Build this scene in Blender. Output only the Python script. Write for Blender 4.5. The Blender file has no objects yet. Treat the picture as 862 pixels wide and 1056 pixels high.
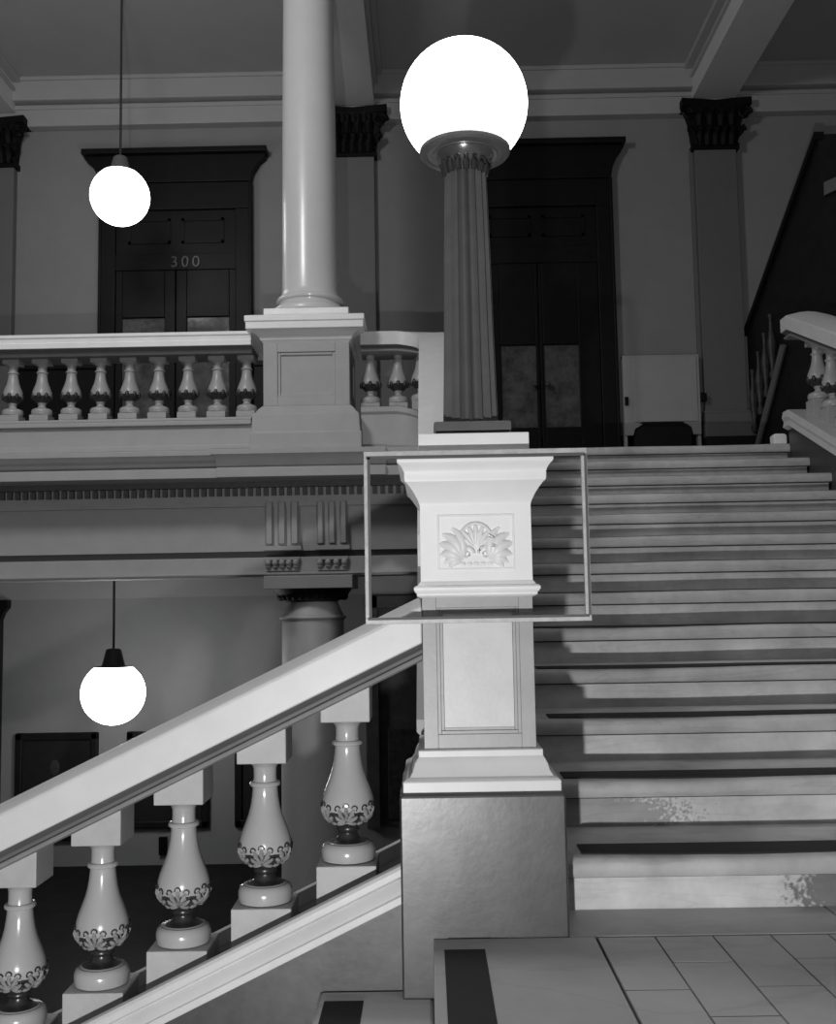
import bpy, bmesh, math, random
from mathutils import Vector, Matrix
random.seed(7)
SC = bpy.context.scene
COL = SC.collection
PI = math.pi

# ------------------------------------------------------------------ materials
def mat(name, v, rough=0.5, var=0.0, scale=6.0, bump=0.0, bscale=40.0, metal=0.0, spec=0.5, coat=0.0, vein=0.0):
    m = bpy.data.materials.new(name); m.use_nodes = True
    nt = m.node_tree; b = nt.nodes['Principled BSDF']
    b.inputs['Base Color'].default_value = (v, v, v, 1)
    b.inputs['Roughness'].default_value = rough
    b.inputs['Metallic'].default_value = metal
    b.inputs['Specular IOR Level'].default_value = spec
    b.inputs['Coat Weight'].default_value = coat
    b.inputs['Coat Roughness'].default_value = 0.15
    if var or bump or vein:
        tc = nt.nodes.new('ShaderNodeTexCoord')
    if var or vein:
        n = nt.nodes.new('ShaderNodeTexNoise'); n.inputs['Scale'].default_value = scale
        n.inputs['Detail'].default_value = 8; n.inputs['Roughness'].default_value = 0.65
        nt.links.new(tc.outputs['Object'], n.inputs['Vector'])
        r = nt.nodes.new('ShaderNodeValToRGB')
        lo, hi = max(0, v*(1-var)), min(1, v*(1+var))
        r.color_ramp.elements[0].position = 0.3; r.color_ramp.elements[0].color = (lo, lo, lo, 1)
        r.color_ramp.elements[1].position = 0.7; r.color_ramp.elements[1].color = (hi, hi, hi, 1)
        nt.links.new(n.outputs['Fac'], r.inputs['Fac'])
        out = r.outputs['Color']
        if vein:
            n2 = nt.nodes.new('ShaderNodeTexNoise'); n2.inputs['Scale'].default_value = 2.6
            n2.inputs['Detail'].default_value = 10; n2.inputs['Distortion'].default_value = .6
            mp = nt.nodes.new('ShaderNodeMapping'); mp.inputs['Scale'].default_value = (.6, 1.6, 4.5)
            nt.links.new(tc.outputs['Object'], mp.inputs['Vector']); nt.links.new(mp.outputs['Vector'], n2.inputs['Vector'])
            r2 = nt.nodes.new('ShaderNodeValToRGB')
            e = r2.color_ramp.elements; e[0].position = 0.47; e[0].color = (1, 1, 1, 1)
            e[1].position = 0.53; e[1].color = (1, 1, 1, 1)
            q = r2.color_ramp.elements.new(0.5); q.color = (1-vein, 1-vein, 1-vein, 1)
            nt.links.new(n2.outputs['Fac'], r2.inputs['Fac'])
            mx = nt.nodes.new('ShaderNodeMixRGB'); mx.blend_type = 'MULTIPLY'; mx.inputs['Fac'].default_value = 1
            nt.links.new(out, mx.inputs['Color1']); nt.links.new(r2.outputs['Color'], mx.inputs['Color2'])
            out = mx.outputs['Color']
        nt.links.new(out, b.inputs['Base Color'])
        m['out'] = 0
    if bump:
        n3 = nt.nodes.new('ShaderNodeTexNoise'); n3.inputs['Scale'].default_value = bscale; n3.inputs['Detail'].default_value = 5
        nt.links.new(tc.outputs['Object'], n3.inputs['Vector'])
        bp = nt.nodes.new('ShaderNodeBump'); bp.inputs['Strength'].default_value = bump; bp.inputs['Distance'].default_value = 0.004
        nt.links.new(n3.outputs['Fac'], bp.inputs['Height']); nt.links.new(bp.outputs['Normal'], b.inputs['Normal'])
    return m

def stain(m, centre, size, dark=0.25, scale=28.0, thr=0.5):
    """A copy of the material with a speckled dark stain of its own shape around one world point."""
    m = m.copy(); nt = m.node_tree; b = nt.nodes['Principled BSDF']
    src = b.inputs['Base Color'].links[0].from_socket
    tc = nt.nodes.new('ShaderNodeTexCoord')
    mp = nt.nodes.new('ShaderNodeMapping'); mp.vector_type = 'TEXTURE'
    mp.inputs['Location'].default_value = centre; mp.inputs['Scale'].default_value = size
    nt.links.new(tc.outputs['Object'], mp.inputs['Vector'])
    g = nt.nodes.new('ShaderNodeTexGradient'); g.gradient_type = 'SPHERICAL'
    nt.links.new(mp.outputs['Vector'], g.inputs['Vector'])
    n = nt.nodes.new('ShaderNodeTexNoise'); n.inputs['Scale'].default_value = scale; n.inputs['Detail'].default_value = 6
    nt.links.new(tc.outputs['Object'], n.inputs['Vector'])
    add = nt.nodes.new('ShaderNodeMath'); add.operation = 'ADD'
    nt.links.new(g.outputs['Fac'], add.inputs[0]); nt.links.new(n.outputs['Fac'], add.inputs[1])
    r = nt.nodes.new('ShaderNodeValToRGB')
    r.color_ramp.elements[0].position = thr + 0.18; r.color_ramp.elements[0].color = (1, 1, 1, 1)
    r.color_ramp.elements[1].position = thr + 0.34; r.color_ramp.elements[1].color = (dark, dark, dark, 1)
    nt.links.new(add.outputs[0], r.inputs['Fac'])
    mx = nt.nodes.new('ShaderNodeMixRGB'); mx.blend_type = 'MULTIPLY'; mx.inputs['Fac'].default_value = 1
    nt.links.new(src, mx.inputs['Color1']); nt.links.new(r.outputs['Color'], mx.inputs['Color2'])
    nt.links.new(mx.outputs['Color'], b.inputs['Base Color'])
    return m

def emit(name, s):
    m = bpy.data.materials.new(name); m.use_nodes = True
    nt = m.node_tree; b = nt.nodes['Principled BSDF']
    b.inputs['Base Color'].default_value = (.9, .9, .9, 1)
    b.inputs['Emission Color'].default_value = (1, 1, 1, 1); b.inputs['Emission Strength'].default_value = s
    return m

M = dict(
    white=mat('white_plaster', .86, .42, .04, 5, .12, 30),
    shaft=mat('newel_stone', .36, .4, .10, 7, .10, 60),
    panel=mat('newel_panel_stone', .60, .4, .08, 9, .10, 60),
    base=mat('newel_base_paint', .085, .34, .12, 12, .06, 45, metal=.55),
    rail=mat('rail_marble', .68, .4, .06, 6, .08, 30),
    under=mat('rail_molding_dark', .13, .5, .1, 10, .08, 30),  # moulding below the rails, set darker than the rail
    balus=mat('baluster_enamel', .45, .22, .05, 8, .05, 40, coat=.5),
    leaf=mat('darkened_gilding', .05, .35, .3, 30, 0, metal=.3),
    leaflight=mat('worn_gilding', .3, .35, .3, 30, 0),
    block=mat('baluster_block_stone', .45, .5, .08, 14, .15, 70),
    curb=mat('curb_marble', .62, .38, .06, 6, .08, 30),
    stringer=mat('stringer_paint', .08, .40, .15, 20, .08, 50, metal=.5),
    tread=mat('tread_marble', .46, .5, .22, 4, .1, 30, vein=.14),
    riser=mat('riser_marble', .60, .5, .24, 4, .1, 30, vein=.10),
    floor=mat('floor_marble', .48, .5, .10, 4, .06, 30, vein=.12),
    slab=mat('floor_slab_marble', .42, .5, .10, 4, .06, 30, vein=.1),
    grout=mat('dark_grout', .05, .9),
    rubber=mat('black_rubber', .012, .7, .2, 60, .2, 120),
    wall=mat('wall_plaster', .24, .7, .05, 3, .05, 12),
    walll=mat('wall_plaster_hall', .31, .7, .05, 3, .05, 12),
    wallr=mat('wall_plaster_grey', .27, .7, .05, 3, .05, 12),
    pil=mat('pilaster_paint', .14, .6, .05, 4, .05, 20),
    ceil=mat('ceiling_plaster', .36, .7, .04, 3, .04, 12),
    trim=mat('trim_plaster', .38, .55, .04, 5, .05, 20),
    gallery=mat('gallery_stone', .42, .5, .06, 6, .06, 30),
    galrail=mat('gallery_rail_marble', .90, .45, .05, 6, .06, 30),
    galbal=mat('gallery_baluster_enamel', .40, .35, .06, 8, .05, 30),
    column=mat('column_enamel', .62, .33, .03, 4, .02, 20, coat=.25),
    dark=mat('dark_wood', .005, .5, .4, 12, .1, 60, spec=.2),
    dark2=mat('dark_walnut', .012, .5, .4, 8, .1, 60, spec=.25),
    bronze=mat('dark_bronze', .005, .6, .4, 20, .2, 60, spec=.15),
    glass=mat('dim_door_glass', .11, .12, .5, 9, .25, 18, spec=.3),
    hallshade=mat('hall_wall_shade', .08, .5, .3, 8, .05, 40, spec=.3),  # shadow on the lower hall wall set as a dark colour
    ornament=mat('dentil_soffit_shade', .10, .6, .2, 20, .1, 40),  # soffit shade over the dentils put into the colour
    fillet=mat('rail_fillet_grey', .27, .5, .1, 10, .08, 30),  # fillet below the rails, a tone between moulding and rail
    walnut=mat('worn_walnut', .035, .5, .6, 14, .2, 40),
    treadlow=mat('lower_tread_marble', .62, .5, .10, 4, .06, 30, vein=.1),
    beam=mat('beam_plaster', .58, .6, .04, 4, .04, 20),
    waist=mat('baluster_collar_metal', .06, .3, .2, 20, 0, metal=.5),
    lampmetal=mat('lamp_post_enamel', .12, .32, .12, 10, .05, 60),
    lampdark=mat('lamp_dark_metal', .05, .35, .2, 20, 0),
    lampcup=mat('lamp_cup_metal', .20, .22, .1, 20, 0, metal=.6),
    frame=mat('frame_metal', .52, .4, .2, 30, .1, 80),
    framedark=mat('frame_groove', .10, .6),
    paint=mat('portrait_canvas', .009, .6, .5, 9, 0),
    face=mat('portrait_face', .035, .6, .4, 20, 0),
    cord=mat('lamp_cord', .03, .6),
    cover=mat('radiator_cover_paint', .36, .5, .05, 5, .05, 20),
    number=mat('gilt_numerals', .07, .4),
    hallfloor=mat('hall_floor', .014, .6, .35, 5, .05, 20, spec=.12),
    globe=emit('lit_opal_glass', 5.0),
    globe2=emit('lit_opal_glass_gallery', 6.0),
    globe3=emit('lit_opal_glass_hall', 11.0),
)

# ------------------------------------------------------------------ mesh builder
class MB:
    def __init__(s): s.v = []; s.f = []; s.mi = []; s.cur = 0
    def add(s, vs, fs):
        o = len(s.v); s.v += [tuple(p) for p in vs]
        for f in fs: s.f.append(tuple(i+o for i in f)); s.mi.append(s.cur)
        return s
    def box(s, x0, x1, y0, y1, z0, z1):
        x0, x1 = sorted((x0, x1)); y0, y1 = sorted((y0, y1)); z0, z1 = sorted((z0, z1))
        vs = [(x, y, z) for z in (z0, z1) for y in (y0, y1) for x in (x0, x1)]
        return s.add(vs, [(0,2,3,1),(4,5,7,6),(0,1,5,4),(2,6,7,3),(0,4,6,2),(1,3,7,5)])
    def prism(s, poly, d):
        """closed polygon of 3D points pushed along d"""
        n = len(poly); d = Vector(d); a = [Vector(p) for p in poly]
        return s.add([tuple(p) for p in a]+[tuple(p+d) for p in a],
                     [tuple(range(n))[::-1], tuple(range(n, 2*n))]+[(i, (i+1) % n, n+(i+1) % n, n+i) for i in range(n)])
    def lathe(s, prof, c=(0, 0, 0), seg=32, flute=0, depth=0.0, cap=True):
        vs = []; fs = []; k = len(prof)
        for r, z in prof:
            for i in range(seg):
                a = 2*PI*i/seg
                rr = r
                if flute:
                    ph = (i*flute/seg) % 1.0
                    rr = r*(1-depth*math.sin(PI*ph)**.7)
                vs.append((c[0]+rr*math.cos(a), c[1]+rr*math.sin(a), c[2]+z))
        for j in range(k-1):
            for i in range(seg):
                a = j*seg+i; b = j*seg+(i+1) % seg
                fs.append((a, b, b+seg, a+seg))
        if cap:
            fs.append(tuple(range(seg))[::-1]); fs.append(tuple((k-1)*seg+i for i in range(seg)))
        return s.add(vs, fs)
    def panelled(s, c, H, P, core, z0, z1, pz0, pz1):
        """square pier with a sunk panel on each face: four corner posts, rails between them, a core"""
        for a in (-1, 1):
            for b in (-1, 1): s.box(c[0]+a*P, c[0]+a*H, c[1]+b*P, c[1]+b*H, z0, z1)
        for a in (-1, 1):
            for (u, v) in ((z0, pz0), (pz1, z1)):
                s.box(c[0]-P, c[0]+P, c[1]+a*core, c[1]+a*H, u, v); s.box(c[0]+a*core, c[0]+a*H, c[1]-P, c[1]+P, u, v)
        return s.box(c[0]-core, c[0]+core, c[1]-core, c[1]+core, z0, z1)
    def molding(s, c, P, d0, d1, wd, pz0, pz1):
        """picture-frame moulding inside the sunk panels"""
        for sx, sy in ((0, -1), (0, 1), (1, 0), (-1, 0)):
            def fb(a0, a1, u, v):
                if sx == 0: s.box(c[0]+a0, c[0]+a1, c[1]+sy*d0, c[1]+sy*d1, u, v)
                else: s.box(c[0]+sx*d0, c[0]+sx*d1, c[1]+a0, c[1]+a1, u, v)
            fb(-P, -P+wd, pz0, pz1); fb(P-wd, P, pz0, pz1); fb(-P+wd, P-wd, pz0, pz0+wd); fb(-P+wd, P-wd, pz1-wd, pz1)
        return s
    def square(s, prof, c):
        """moulded square block: (half width, z) pairs"""
        vs = []; fs = []
        for h, z in prof:
            vs += [(c[0]-h, c[1]-h, z), (c[0]+h, c[1]-h, z), (c[0]+h, c[1]+h, z), (c[0]-h, c[1]+h, z)]
        k = len(prof)
        for j in range(k-1):
            for i in range(4):
                a = j*4+i; b = j*4+(i+1) % 4
                fs.append((a, b, b+4, a+4))
        fs.append((3, 2, 1, 0)); fs.append(tuple((k-1)*4+i for i in range(4)))
        return s.add(vs, fs)
    def sweep(s, prof, path, lat, closed=True):
        """prof: (lateral, up) points; path: 3D points; lat: lateral unit vectors per path point"""
        vs = []; fs = []; n = len(prof)
        for p, l in zip(path, lat):
            for u, w in prof:
                vs.append((p[0]+l[0]*u, p[1]+l[1]*u, p[2]+w))
        for j in range(len(path)-1):
            for i in range(n):
                a = j*n+i; b = j*n+(i+1) % n
                fs.append((a, b, b+n, a+n))
        fs.append(tuple(range(n))[::-1]); fs.append(tuple((len(path)-1)*n+i for i in range(n)))
        return s.add(vs, fs)
    def tube(s, pts, r, seg=6):
        pts = [Vector(p) for p in pts]; vs = []; fs = []
        for i, p in enumerate(pts):
            t = (pts[min(i+1, len(pts)-1)]-pts[max(i-1, 0)])
            if t.length < 1e-9: t = Vector((0, 0, 1))
            t.normalize(); up = Vector((0, 0, 1)) if abs(t.z) < .9 else Vector((1, 0, 0))
            u = t.cross(up).normalized(); w = u.cross(t)
            rr = r[i] if isinstance(r, (list, tuple)) else r
            for k in range(seg):
                a = 2*PI*k/seg; vs.append(tuple(p+u*rr*math.cos(a)+w*rr*math.sin(a)))
        for j in range(len(pts)-1):
            for k in range(seg):
                a = j*seg+k; b = j*seg+(k+1) % seg
                fs.append((a, b, b+seg, a+seg))
        fs.append(tuple(range(seg))[::-1]); fs.append(tuple((len(pts)-1)*seg+k for k in range(seg)))
        return s.add(vs, fs)
    def ell(s, c, rx, ry, rz, seg=14, rings=8):
        prof = [(math.sin(PI*j/rings), -math.cos(PI*j/rings)) for j in range(rings+1)]
        prof[0] = (.001, -1); prof[-1] = (.001, 1)
        vs = []; fs = []
        for r, z in prof:
            for i in range(seg):
                a = 2*PI*i/seg; vs.append((c[0]+rx*r*math.cos(a), c[1]+ry*r*math.sin(a), c[2]+rz*z))
        for j in range(rings):
            for i in range(seg):
                a = j*seg+i; b = j*seg+(i+1) % seg; fs.append((a, b, b+seg, a+seg))
        fs.append(tuple(range(seg))[::-1]); fs.append(tuple(rings*seg+i for i in range(seg)))
        return s.add(vs, fs)
    def build(s, name, ms, parent=None, smooth=30, bevel=0.0):
        if not isinstance(ms, (list, tuple)): ms = [ms]
        off = Vector((0, 0, 0)); p = parent
        while p is not None: off += p.location; p = p.parent
        me = bpy.data.meshes.new(name)
        me.from_pydata([tuple(Vector(v)-off) for v in s.v], [], s.f)
        for m in ms: me.materials.append(m)
        for pl, k in zip(me.polygons, s.mi): pl.material_index = k
        bm = bmesh.new(); bm.from_mesh(me); bmesh.ops.recalc_face_normals(bm, faces=bm.faces); bm.to_mesh(me); bm.free()
        me.update()
        if smooth:
            me.polygons.foreach_set('use_smooth', [True]*len(me.polygons))
            me.set_sharp_from_angle(angle=math.radians(smooth))
        o = bpy.data.objects.new(name, me); COL.objects.link(o)
        if parent is not None: o.parent = parent
        if bevel:
            b = o.modifiers.new('bevel', 'BEVEL'); b.width = bevel; b.segments = 2; b.limit_method = 'ANGLE'; b.angle_limit = math.radians(40)
        return o

def tag(o, label, cat, group=None):
    o['label'] = label; o['category'] = cat
    if group: o['group'] = group
    return o
def struct(o): o['kind'] = 'structure'; return o
def thing(name, loc, label, cat, group=None):
    e = bpy.data.objects.new(name, None); e.empty_display_size = .1; e.location = loc; COL.objects.link(e)
    return tag(e, label, cat, group)
def shell(name, loc):
    e = bpy.data.objects.new(name, None); e.empty_display_size = .1; e.location = loc; COL.objects.link(e)
    return struct(e)
def copy_tree(o, parent=None):
    c = o.copy(); COL.objects.link(c)
    if parent is not None: c.parent = parent
    for ch in list(o.children): copy_tree(ch, c)
    return c
def B(*a): return MB().box(*a)

RISE, RUN, D2, NX = .165, .402, 3.312, .147       # main flight; newel axis at x = NX
NY = 3.291
FLOOR2 = 13*RISE                                    # upper floor
TOPY = D2+12*RUN                                    # face of the last riser
SX0, SX1 = .10, 2.84                                # flight's ends

# ------------------------------------------------------------------ landing floor
fl = shell('floor', (1.4, 1.0, 0))
mb = B(-.0, 3.2, -.2, 3.75, -.165, -.008); mb.build('grout_bed', M['grout'], fl)
mb = MB()
g = .0026
mb.box(0, .455-g, -.2, 3.052, -.06, 0)                                             # big slab beside the step
mb.box(.0, 1.19, 3.052+2*g, D2+.1, -.06, 0); mb.box(1.19+2*g, 3.2, 3.052+2*g, D2+.1, -.06, 0)
mb.build('slab', M['slab'], fl, bevel=.003)
tl = MB(); w = .161
offs = [2.640, 2.835, 2.652, 2.850, 2.66, 2.84, 2.65, 2.85, 2.66, 2.84, 2.65, 2.85, 2.66, 2.84, 2.65, 2.85, 2.65]
for i in range(17):
    x0 = .458+i*w; y1 = 3.049; yj = offs[i]
    while y1 > -.2:
        yy = max(yj, -.2)
        tl.box(x0+g, x0+w-g, yy+g, y1-g, -.06, -.001+random.uniform(-.0006, .0006))
        y1 = yj; yj -= .365
tl.build('tile', M['floor'], fl)
B(.029, .139, -.1, 2.952, -.03, .0025).build('rubber_inlay', M['rubber'], fl)

# flight going down to the left
sd = thing('staircase', (-.4, 2.9, -.165), 'marble steps going down to the left with black strips, below the baluster railing', 'staircase')
for k in range(3):
    z = -.165*(k+1); x1 = -.33*k + (0 if k == 0 else 0) ; x0 = x1-.33
    t = MB().box(x0, x1-.001 if k == 0 else x1+.03, 1.2, 3.134, z-.05, z).build('tread', M['treadlow'], sd, bevel=.012)
    B(x0+.022, x0+.132, 1.3, 3.05, z-.02, z+.0025).build('rubber_strip', M['rubber'], t)
    B(x0+.03, x0+.06, 1.2, 3.134, z-.165, z-.05).build('riser', M['riser'], sd)
B(-.001, .0, -.2, 3.05, -.165, -.06).build('riser', M['slab'], sd)

# ------------------------------------------------------------------ main flight
st = thing('staircase', (1.5, D2, 0), 'wide marble staircase with worn steps and black strips, climbing to the doors', 'staircase')
riser1 = stain(M['riser'], (-.20, .0, .045), (.34, .3, .15), .32, 62, .66)
riser2 = stain(M['riser'], (-.99, .40, .20), (.62, .3, .15), .52, 95, .68)
riser8 = stain(M['riser'], (-.60, 2.8, 1.31), (.40, .4, .09), .45, 40, .62)
for n in range(1, 14):
    yr = D2+(n-1)*RUN; z = n*RISE
    rm = {1: riser1, 2: riser2, 8: riser8}.get(n, M['riser'])
    xa = .386 if n == 1 else .342
    B(xa+.004, SX1-.024, yr+.004, yr+RUN+.06, z-RISE, z-.062).build('riser', rm, st)
    B(xa, SX1-.02, yr-.002, yr+.02, z-.069, z-.061).build('joint', M['grout'], st, smooth=0)
    # tread slab with a worn, dished front edge
    mb = MB(); nx = 40; vs = []; fs = []
    depth = (RUN+.02) if n < 13 else .45
    for i in range(nx+1):
        x = xa+(SX1-.012-xa)*i/nx; u = (x-SX0)/(SX1-SX0)
        dish = (.010*math.exp(-((u-.30)/.17)**2)+.007*math.exp(-((u-.75)/.16)**2))*(1.0 if n < 6 else .6)*random.uniform(.9, 1.1)
        front = [(yr-.026, z-.062), (yr-.032, z-.052), (yr-.033, z-.022-dish*.4), (yr-.026, z-.008-dish*.9), (yr-.012, z-dish), (yr+.03, z-dish*.7), (yr+.15, z-dish*.15), (yr+depth, z), (yr+depth, z-.062)]
        vs += [(x, a, b) for a, b in front]
    m = 9
    for i in range(nx):
        for j in range(m):
            a = i*m+j; b = i*m+(j+1) % m
            fs.append((a, b, b+m, a+m))
    fs.append(tuple(range(m))); fs.append(tuple(nx*m+j for j in range(m))[::-1])
    mb.add(vs, fs); t = mb.build('tread', M['tread'], st, smooth=50)
    if n < 13:
        mb = MB(); vs = []; fs = []
        xs0, xs1 = .462, SX1-.12
        for i in range(nx+1):
            x = xs0+(xs1-xs0)*i/nx; u = (x-SX0)/(SX1-SX0)
            d = .010*math.exp(-((u-.30)/.17)**2)+.007*math.exp(-((u-.75)/.16)**2)
            vs += [(x, yr+.012, z-.03), (x, yr+.012, z+.004-d*.75), (x, yr+.016, z+.005-d*.75), (x, yr+.13, z+.004-d*.1), (x, yr+.13, z-.03)]
        for i in range(nx):
            for j in range(5):
                a = i*5+j; b = i*5+(j+1) % 5; fs.append((a, b, b+5, a+5))
        fs.append((0, 1, 2, 3, 4)); fs.append(tuple(nx*5+j for j in range(5))[::-1])
        mb.add(vs, fs); mb.build('rubber_strip', M['rubber'], t, smooth=0)

# ------------------------------------------------------------------ newel post
nw = thing('newel_post', (NX, NY, 0), 'square carved marble newel post with white capital, at the foot of the wide stairs', 'newel post')
MB().square([(.236, -.165), (.236, .392), (.228, .40)], (NX, NY)).build('base', M['base'], nw, smooth=0, bevel=.008)
MB().square([(.226, .40), (.226, .43), (.218, .436), (.207, .441), (.198, .455), (.192, .475), (.184, .490), (.181, .494), (.181, .512), (.170, .516)], (NX, NY)).build('base_molding', M['rail'], nw, smooth=25, bevel=.002)
sh = MB()
H = .1635
sh.panelled((NX, NY), H, .122, .148, .514, .957, .556, .925)
sh.molding((NX, NY), .122, .147, .1595, .010, .556, .925).molding((NX, NY), .112, .147, .1545, .009, .566, .915)
sf = sh.build('shaft', M['shaft'], nw, smooth=0, bevel=.0012)
B(NX-.102, NX+.102, NY-.1535, NY-.148, .575, .906).build('panel', M['panel'], sf, smooth=0)
MB().square([(.166, .955), (.172, .958), (.178, .961), (.178, .968), (.183, .972), (.1865, .979), (.1865, .985), (.181, .990), (.175, .991), (.172, .996), (.166, 1.003),
             (.1655, 1.228), (.168, 1.238), (.175, 1.253), (.182, 1.266), (.191, 1.279), (.200, 1.291), (.2075, 1.297), (.2095, 1.305), (.2095, 1.322), (.2125, 1.331), (.219, 1.342), (.2275, 1.350), (.2295, 1.354), (.2295, 1.364), (.16, 1.366)],
            (NX, NY)).build('capital', M['white'], nw, smooth=30, bevel=.0012)
cap = nw.children[-1]
# raised panel border and acanthus relief on the capital's front face
rl = MB(); yf = NY-.1655
for (a0, a1, z0, z1) in ((-.115, .115, 1.034, 1.041), (-.115, .115, 1.194, 1.201), (-.115, -.108, 1.041, 1.194), (.108, .115, 1.041, 1.194)):
    rl.box(NX+a0, NX+a1, yf-.0035, yf+.004, z0, z1)
rl.build('panel_border', M['white'], cap, smooth=0, bevel=.0015)
rl = MB()
def arc(cx, cz, r, a0, a1, n=16, rz=None):
    rz = rz or r
    return [(NX+cx+r*math.cos(math.radians(a0+(a1-a0)*i/n)), yf-.001, cz+rz*math.sin(math.radians(a0+(a1-a0)*i/n))) for i in range(n+1)]
cz = 1.112
rl.tube(arc(0, cz, .052, -35, 215, 22, .062), .006)
for k in range(-3, 4):                                                   # fan of the central shell
    a = math.radians(90+k*24); L = .05
    rl.tube([(NX+.008*math.cos(a), yf-.001, cz-.012+.012*math.sin(a)), (NX+L*.6*math.cos(a), yf-.004, cz+.6*L*math.sin(a)), (NX+L*math.cos(a), yf-.002, cz+1.1*L*math.sin(a))], [.003, .008, .0055], 8)
for sx in (-1, 1):
    sp = []                                                              # scroll at the foot of the shell
    for i in range(26):
        a = i/25*2.6*PI; r = .022*(1-i/30)
        sp.append((NX+sx*(.028+r*math.cos(a+PI)), yf-.002, cz-.028+r*math.sin(a)))
    rl.tube(sp, [.0055-.00012*i for i in range(26)])
    for (ang, L, wd) in ((100, .094, .012), (80, .090, .0145), (60, .078, .015), (38, .060, .0145), (14, .047, .012), (-10, .040, .009)):
        pts = []; rr = []; a = math.radians(ang)
        for i in range(13):
            u = i/12; b = a-math.radians(24)*u*u                           # tips curl outwards
            x = .044+L*u*math.cos(b); z = -.046+L*u*math.sin(b)
            pts.append((NX+sx*x, yf+.005-.005*math.sin(PI*min(1, u*.9)), cz+z)); rr.append(.003+wd*math.sin(PI*min(1, .12+u*.80))**.9)
        rl.tube(pts, rr, 10)
        rl.ell((pts[-1][0], yf+.001, pts[-1][2]), .0065, .005, .0065, 10, 6)
for i in range(5):
    rl.ell((NX-.04+.02*i, yf, cz-.058), .009, .005, .006, 10, 6)
rl.build('acanthus_relief', M['white'], cap, smooth=60)
MB().square([(.166, 1.364), (.166, 1.446)], (NX, NY)).build('plinth', M['white'], nw, smooth=0, bevel=.003)

# ------------------------------------------------------------------ globe lamp on the newel
gl = thing('globe_lamp', (NX, NY, 1.446), 'big lit globe lamp on a fluted post, standing on the newel post', 'lamp')
mb = MB().square([(.112, 1.446), (.112, 1.463)], (NX, NY)); mb.build('foot', M['lampdark'], gl, smooth=0)
MB().square([(.118, 1.461), (.118, 1.487), (.113, 1.491)], (NX, NY)).build('base_slab', M['lampmetal'], gl, smooth=0, bevel=.002)
MB().lathe([(.093, 1.490), (.095, 1.495), (.093, 1.502), (.087, 1.508), (.084, 1.6), (.079, 1.8), (.074, 2.05), (.069, 2.26), (.067, 2.325)], (NX, NY, 0), 160, 16, .22).build('post', M['lampmetal'], gl, smooth=35)
lf = MB()
for k in range(16):
    a = 2*PI*k/16; ca, sa = math.cos(a), math.sin(a)
    lf.tube([(NX+ca*.064, NY+sa*.064, 2.31), (NX+ca*.068, NY+sa*.068, 2.335), (NX+ca*.076, NY+sa*.076, 2.352), (NX+ca*.084, NY+sa*.084, 2.346)], [.009, .011, .009, .004], 8)
lf.build('leaf_ring', M['lampdark'], gl)
MB().lathe([(.062, 2.325), (.066, 2.345), (.078, 2.358), (.090, 2.372), (.095, 2.384)], (NX, NY, 0), 48).build('cup', M['lampcup'], gl)
MB().lathe([(.092, 2.379), (.104, 2.377), (.106, 2.381), (.122, 2.381), (.124, 2.377), (.140, 2.379), (.146, 2.386), (.146, 2.397), (.139, 2.404), (.10, 2.406)], (NX, NY, 0), 64).build('collar', M['lampmetal'], gl, smooth=40)
MB().lathe([(max(.0005, .2065*math.sin(PI*(1-j/40)*.745)), 2.550+.2065*math.cos(PI*(1-j/40)*.745)) for j in range(41)], (NX, NY, 0), 64).build('globe', M['globe'], gl, smooth=80)

# ------------------------------------------------------------------ thin frame on the newel
fr = thing('picture_frame', (NX, 3.04, .886), 'empty thin metal frame hung across the front of the white newel capital', 'frame')
fx0, fx1, fz0, fz1 = -.179, .472, .881, 1.383
fy0, fy1, bw = 3.045, 3.0605, .0175
mb = MB()
for bx in ((fx0, fx1, fz0, fz0+bw), (fx0, fx1, fz1-bw, fz1), (fx0, fx0+bw, fz0+bw, fz1-bw), (fx1-bw, fx1, fz0+bw, fz1-bw)):
    mb.box(bx[0], bx[1], fy0, fy1, bx[2], bx[3])
mb.build('bar', M['frame'], fr, smooth=0, bevel=.002)
mb = MB()
mb.box(fx0+.007, fx1-.007, fy0-.002, fy0+.004, fz0+bw-.006, fz0+bw+.0015); mb.box(fx0+.007, fx1-.007, fy0-.002, fy0+.004, fz1-bw-.006, fz1-bw+.003)
mb.box(fx0+bw-.007, fx0+bw+.001, fy0-.002, fy0+.004, fz0+bw, fz1-bw); mb.box(fx1-.009, fx1-.002, fy0-.002, fy0+.004, fz0+bw, fz1-bw)
mb.build('groove', M['framedark'], fr, smooth=0)

# ------------------------------------------------------------------ balustrades
RAILP = [(-.177, -.108), (.177, -.108), (.177, -.004), (.172, 0), (.16, .004), (.06, .027), (0, .032), (-.06, .027), (-.16, .004), (-.172, 0), (-.177, -.004)]
UNDP = [(-.166, -.107), (-.160, -.114), (-.146, -.120), (-.136, -.128), (-.134, -.138), (-.138, -.143), (.138, -.143), (.134, -.138), (.136, -.128), (.146, -.120), (.160, -.114), (.166, -.107)]
FILP = [(-.142, -.140), (-.152, -.143), (-.155, -.149), (-.152, -.155), (-.140, -.161), (.140, -.161), (.152, -.155), (.155, -.149), (.152, -.143), (.142, -.140)]
CURBP = [(-.186, -.004), (-.192, -.014), (-.192, -.034), (-.178, -.042), (-.186, -.052), (-.196, -.070), (-.200, -.082), (-.207, -.084), (-.207, -.107), (.207, -.107), (.207, -.084), (.196, -.07), (.178, -.042), (.192, -.034), (.192, -.014), (.186, -.004), (.17, 0), (.158, -.006), (.156, -.07), (-.156, -.07), (-.158, -.006), (-.17, 0)]

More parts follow.
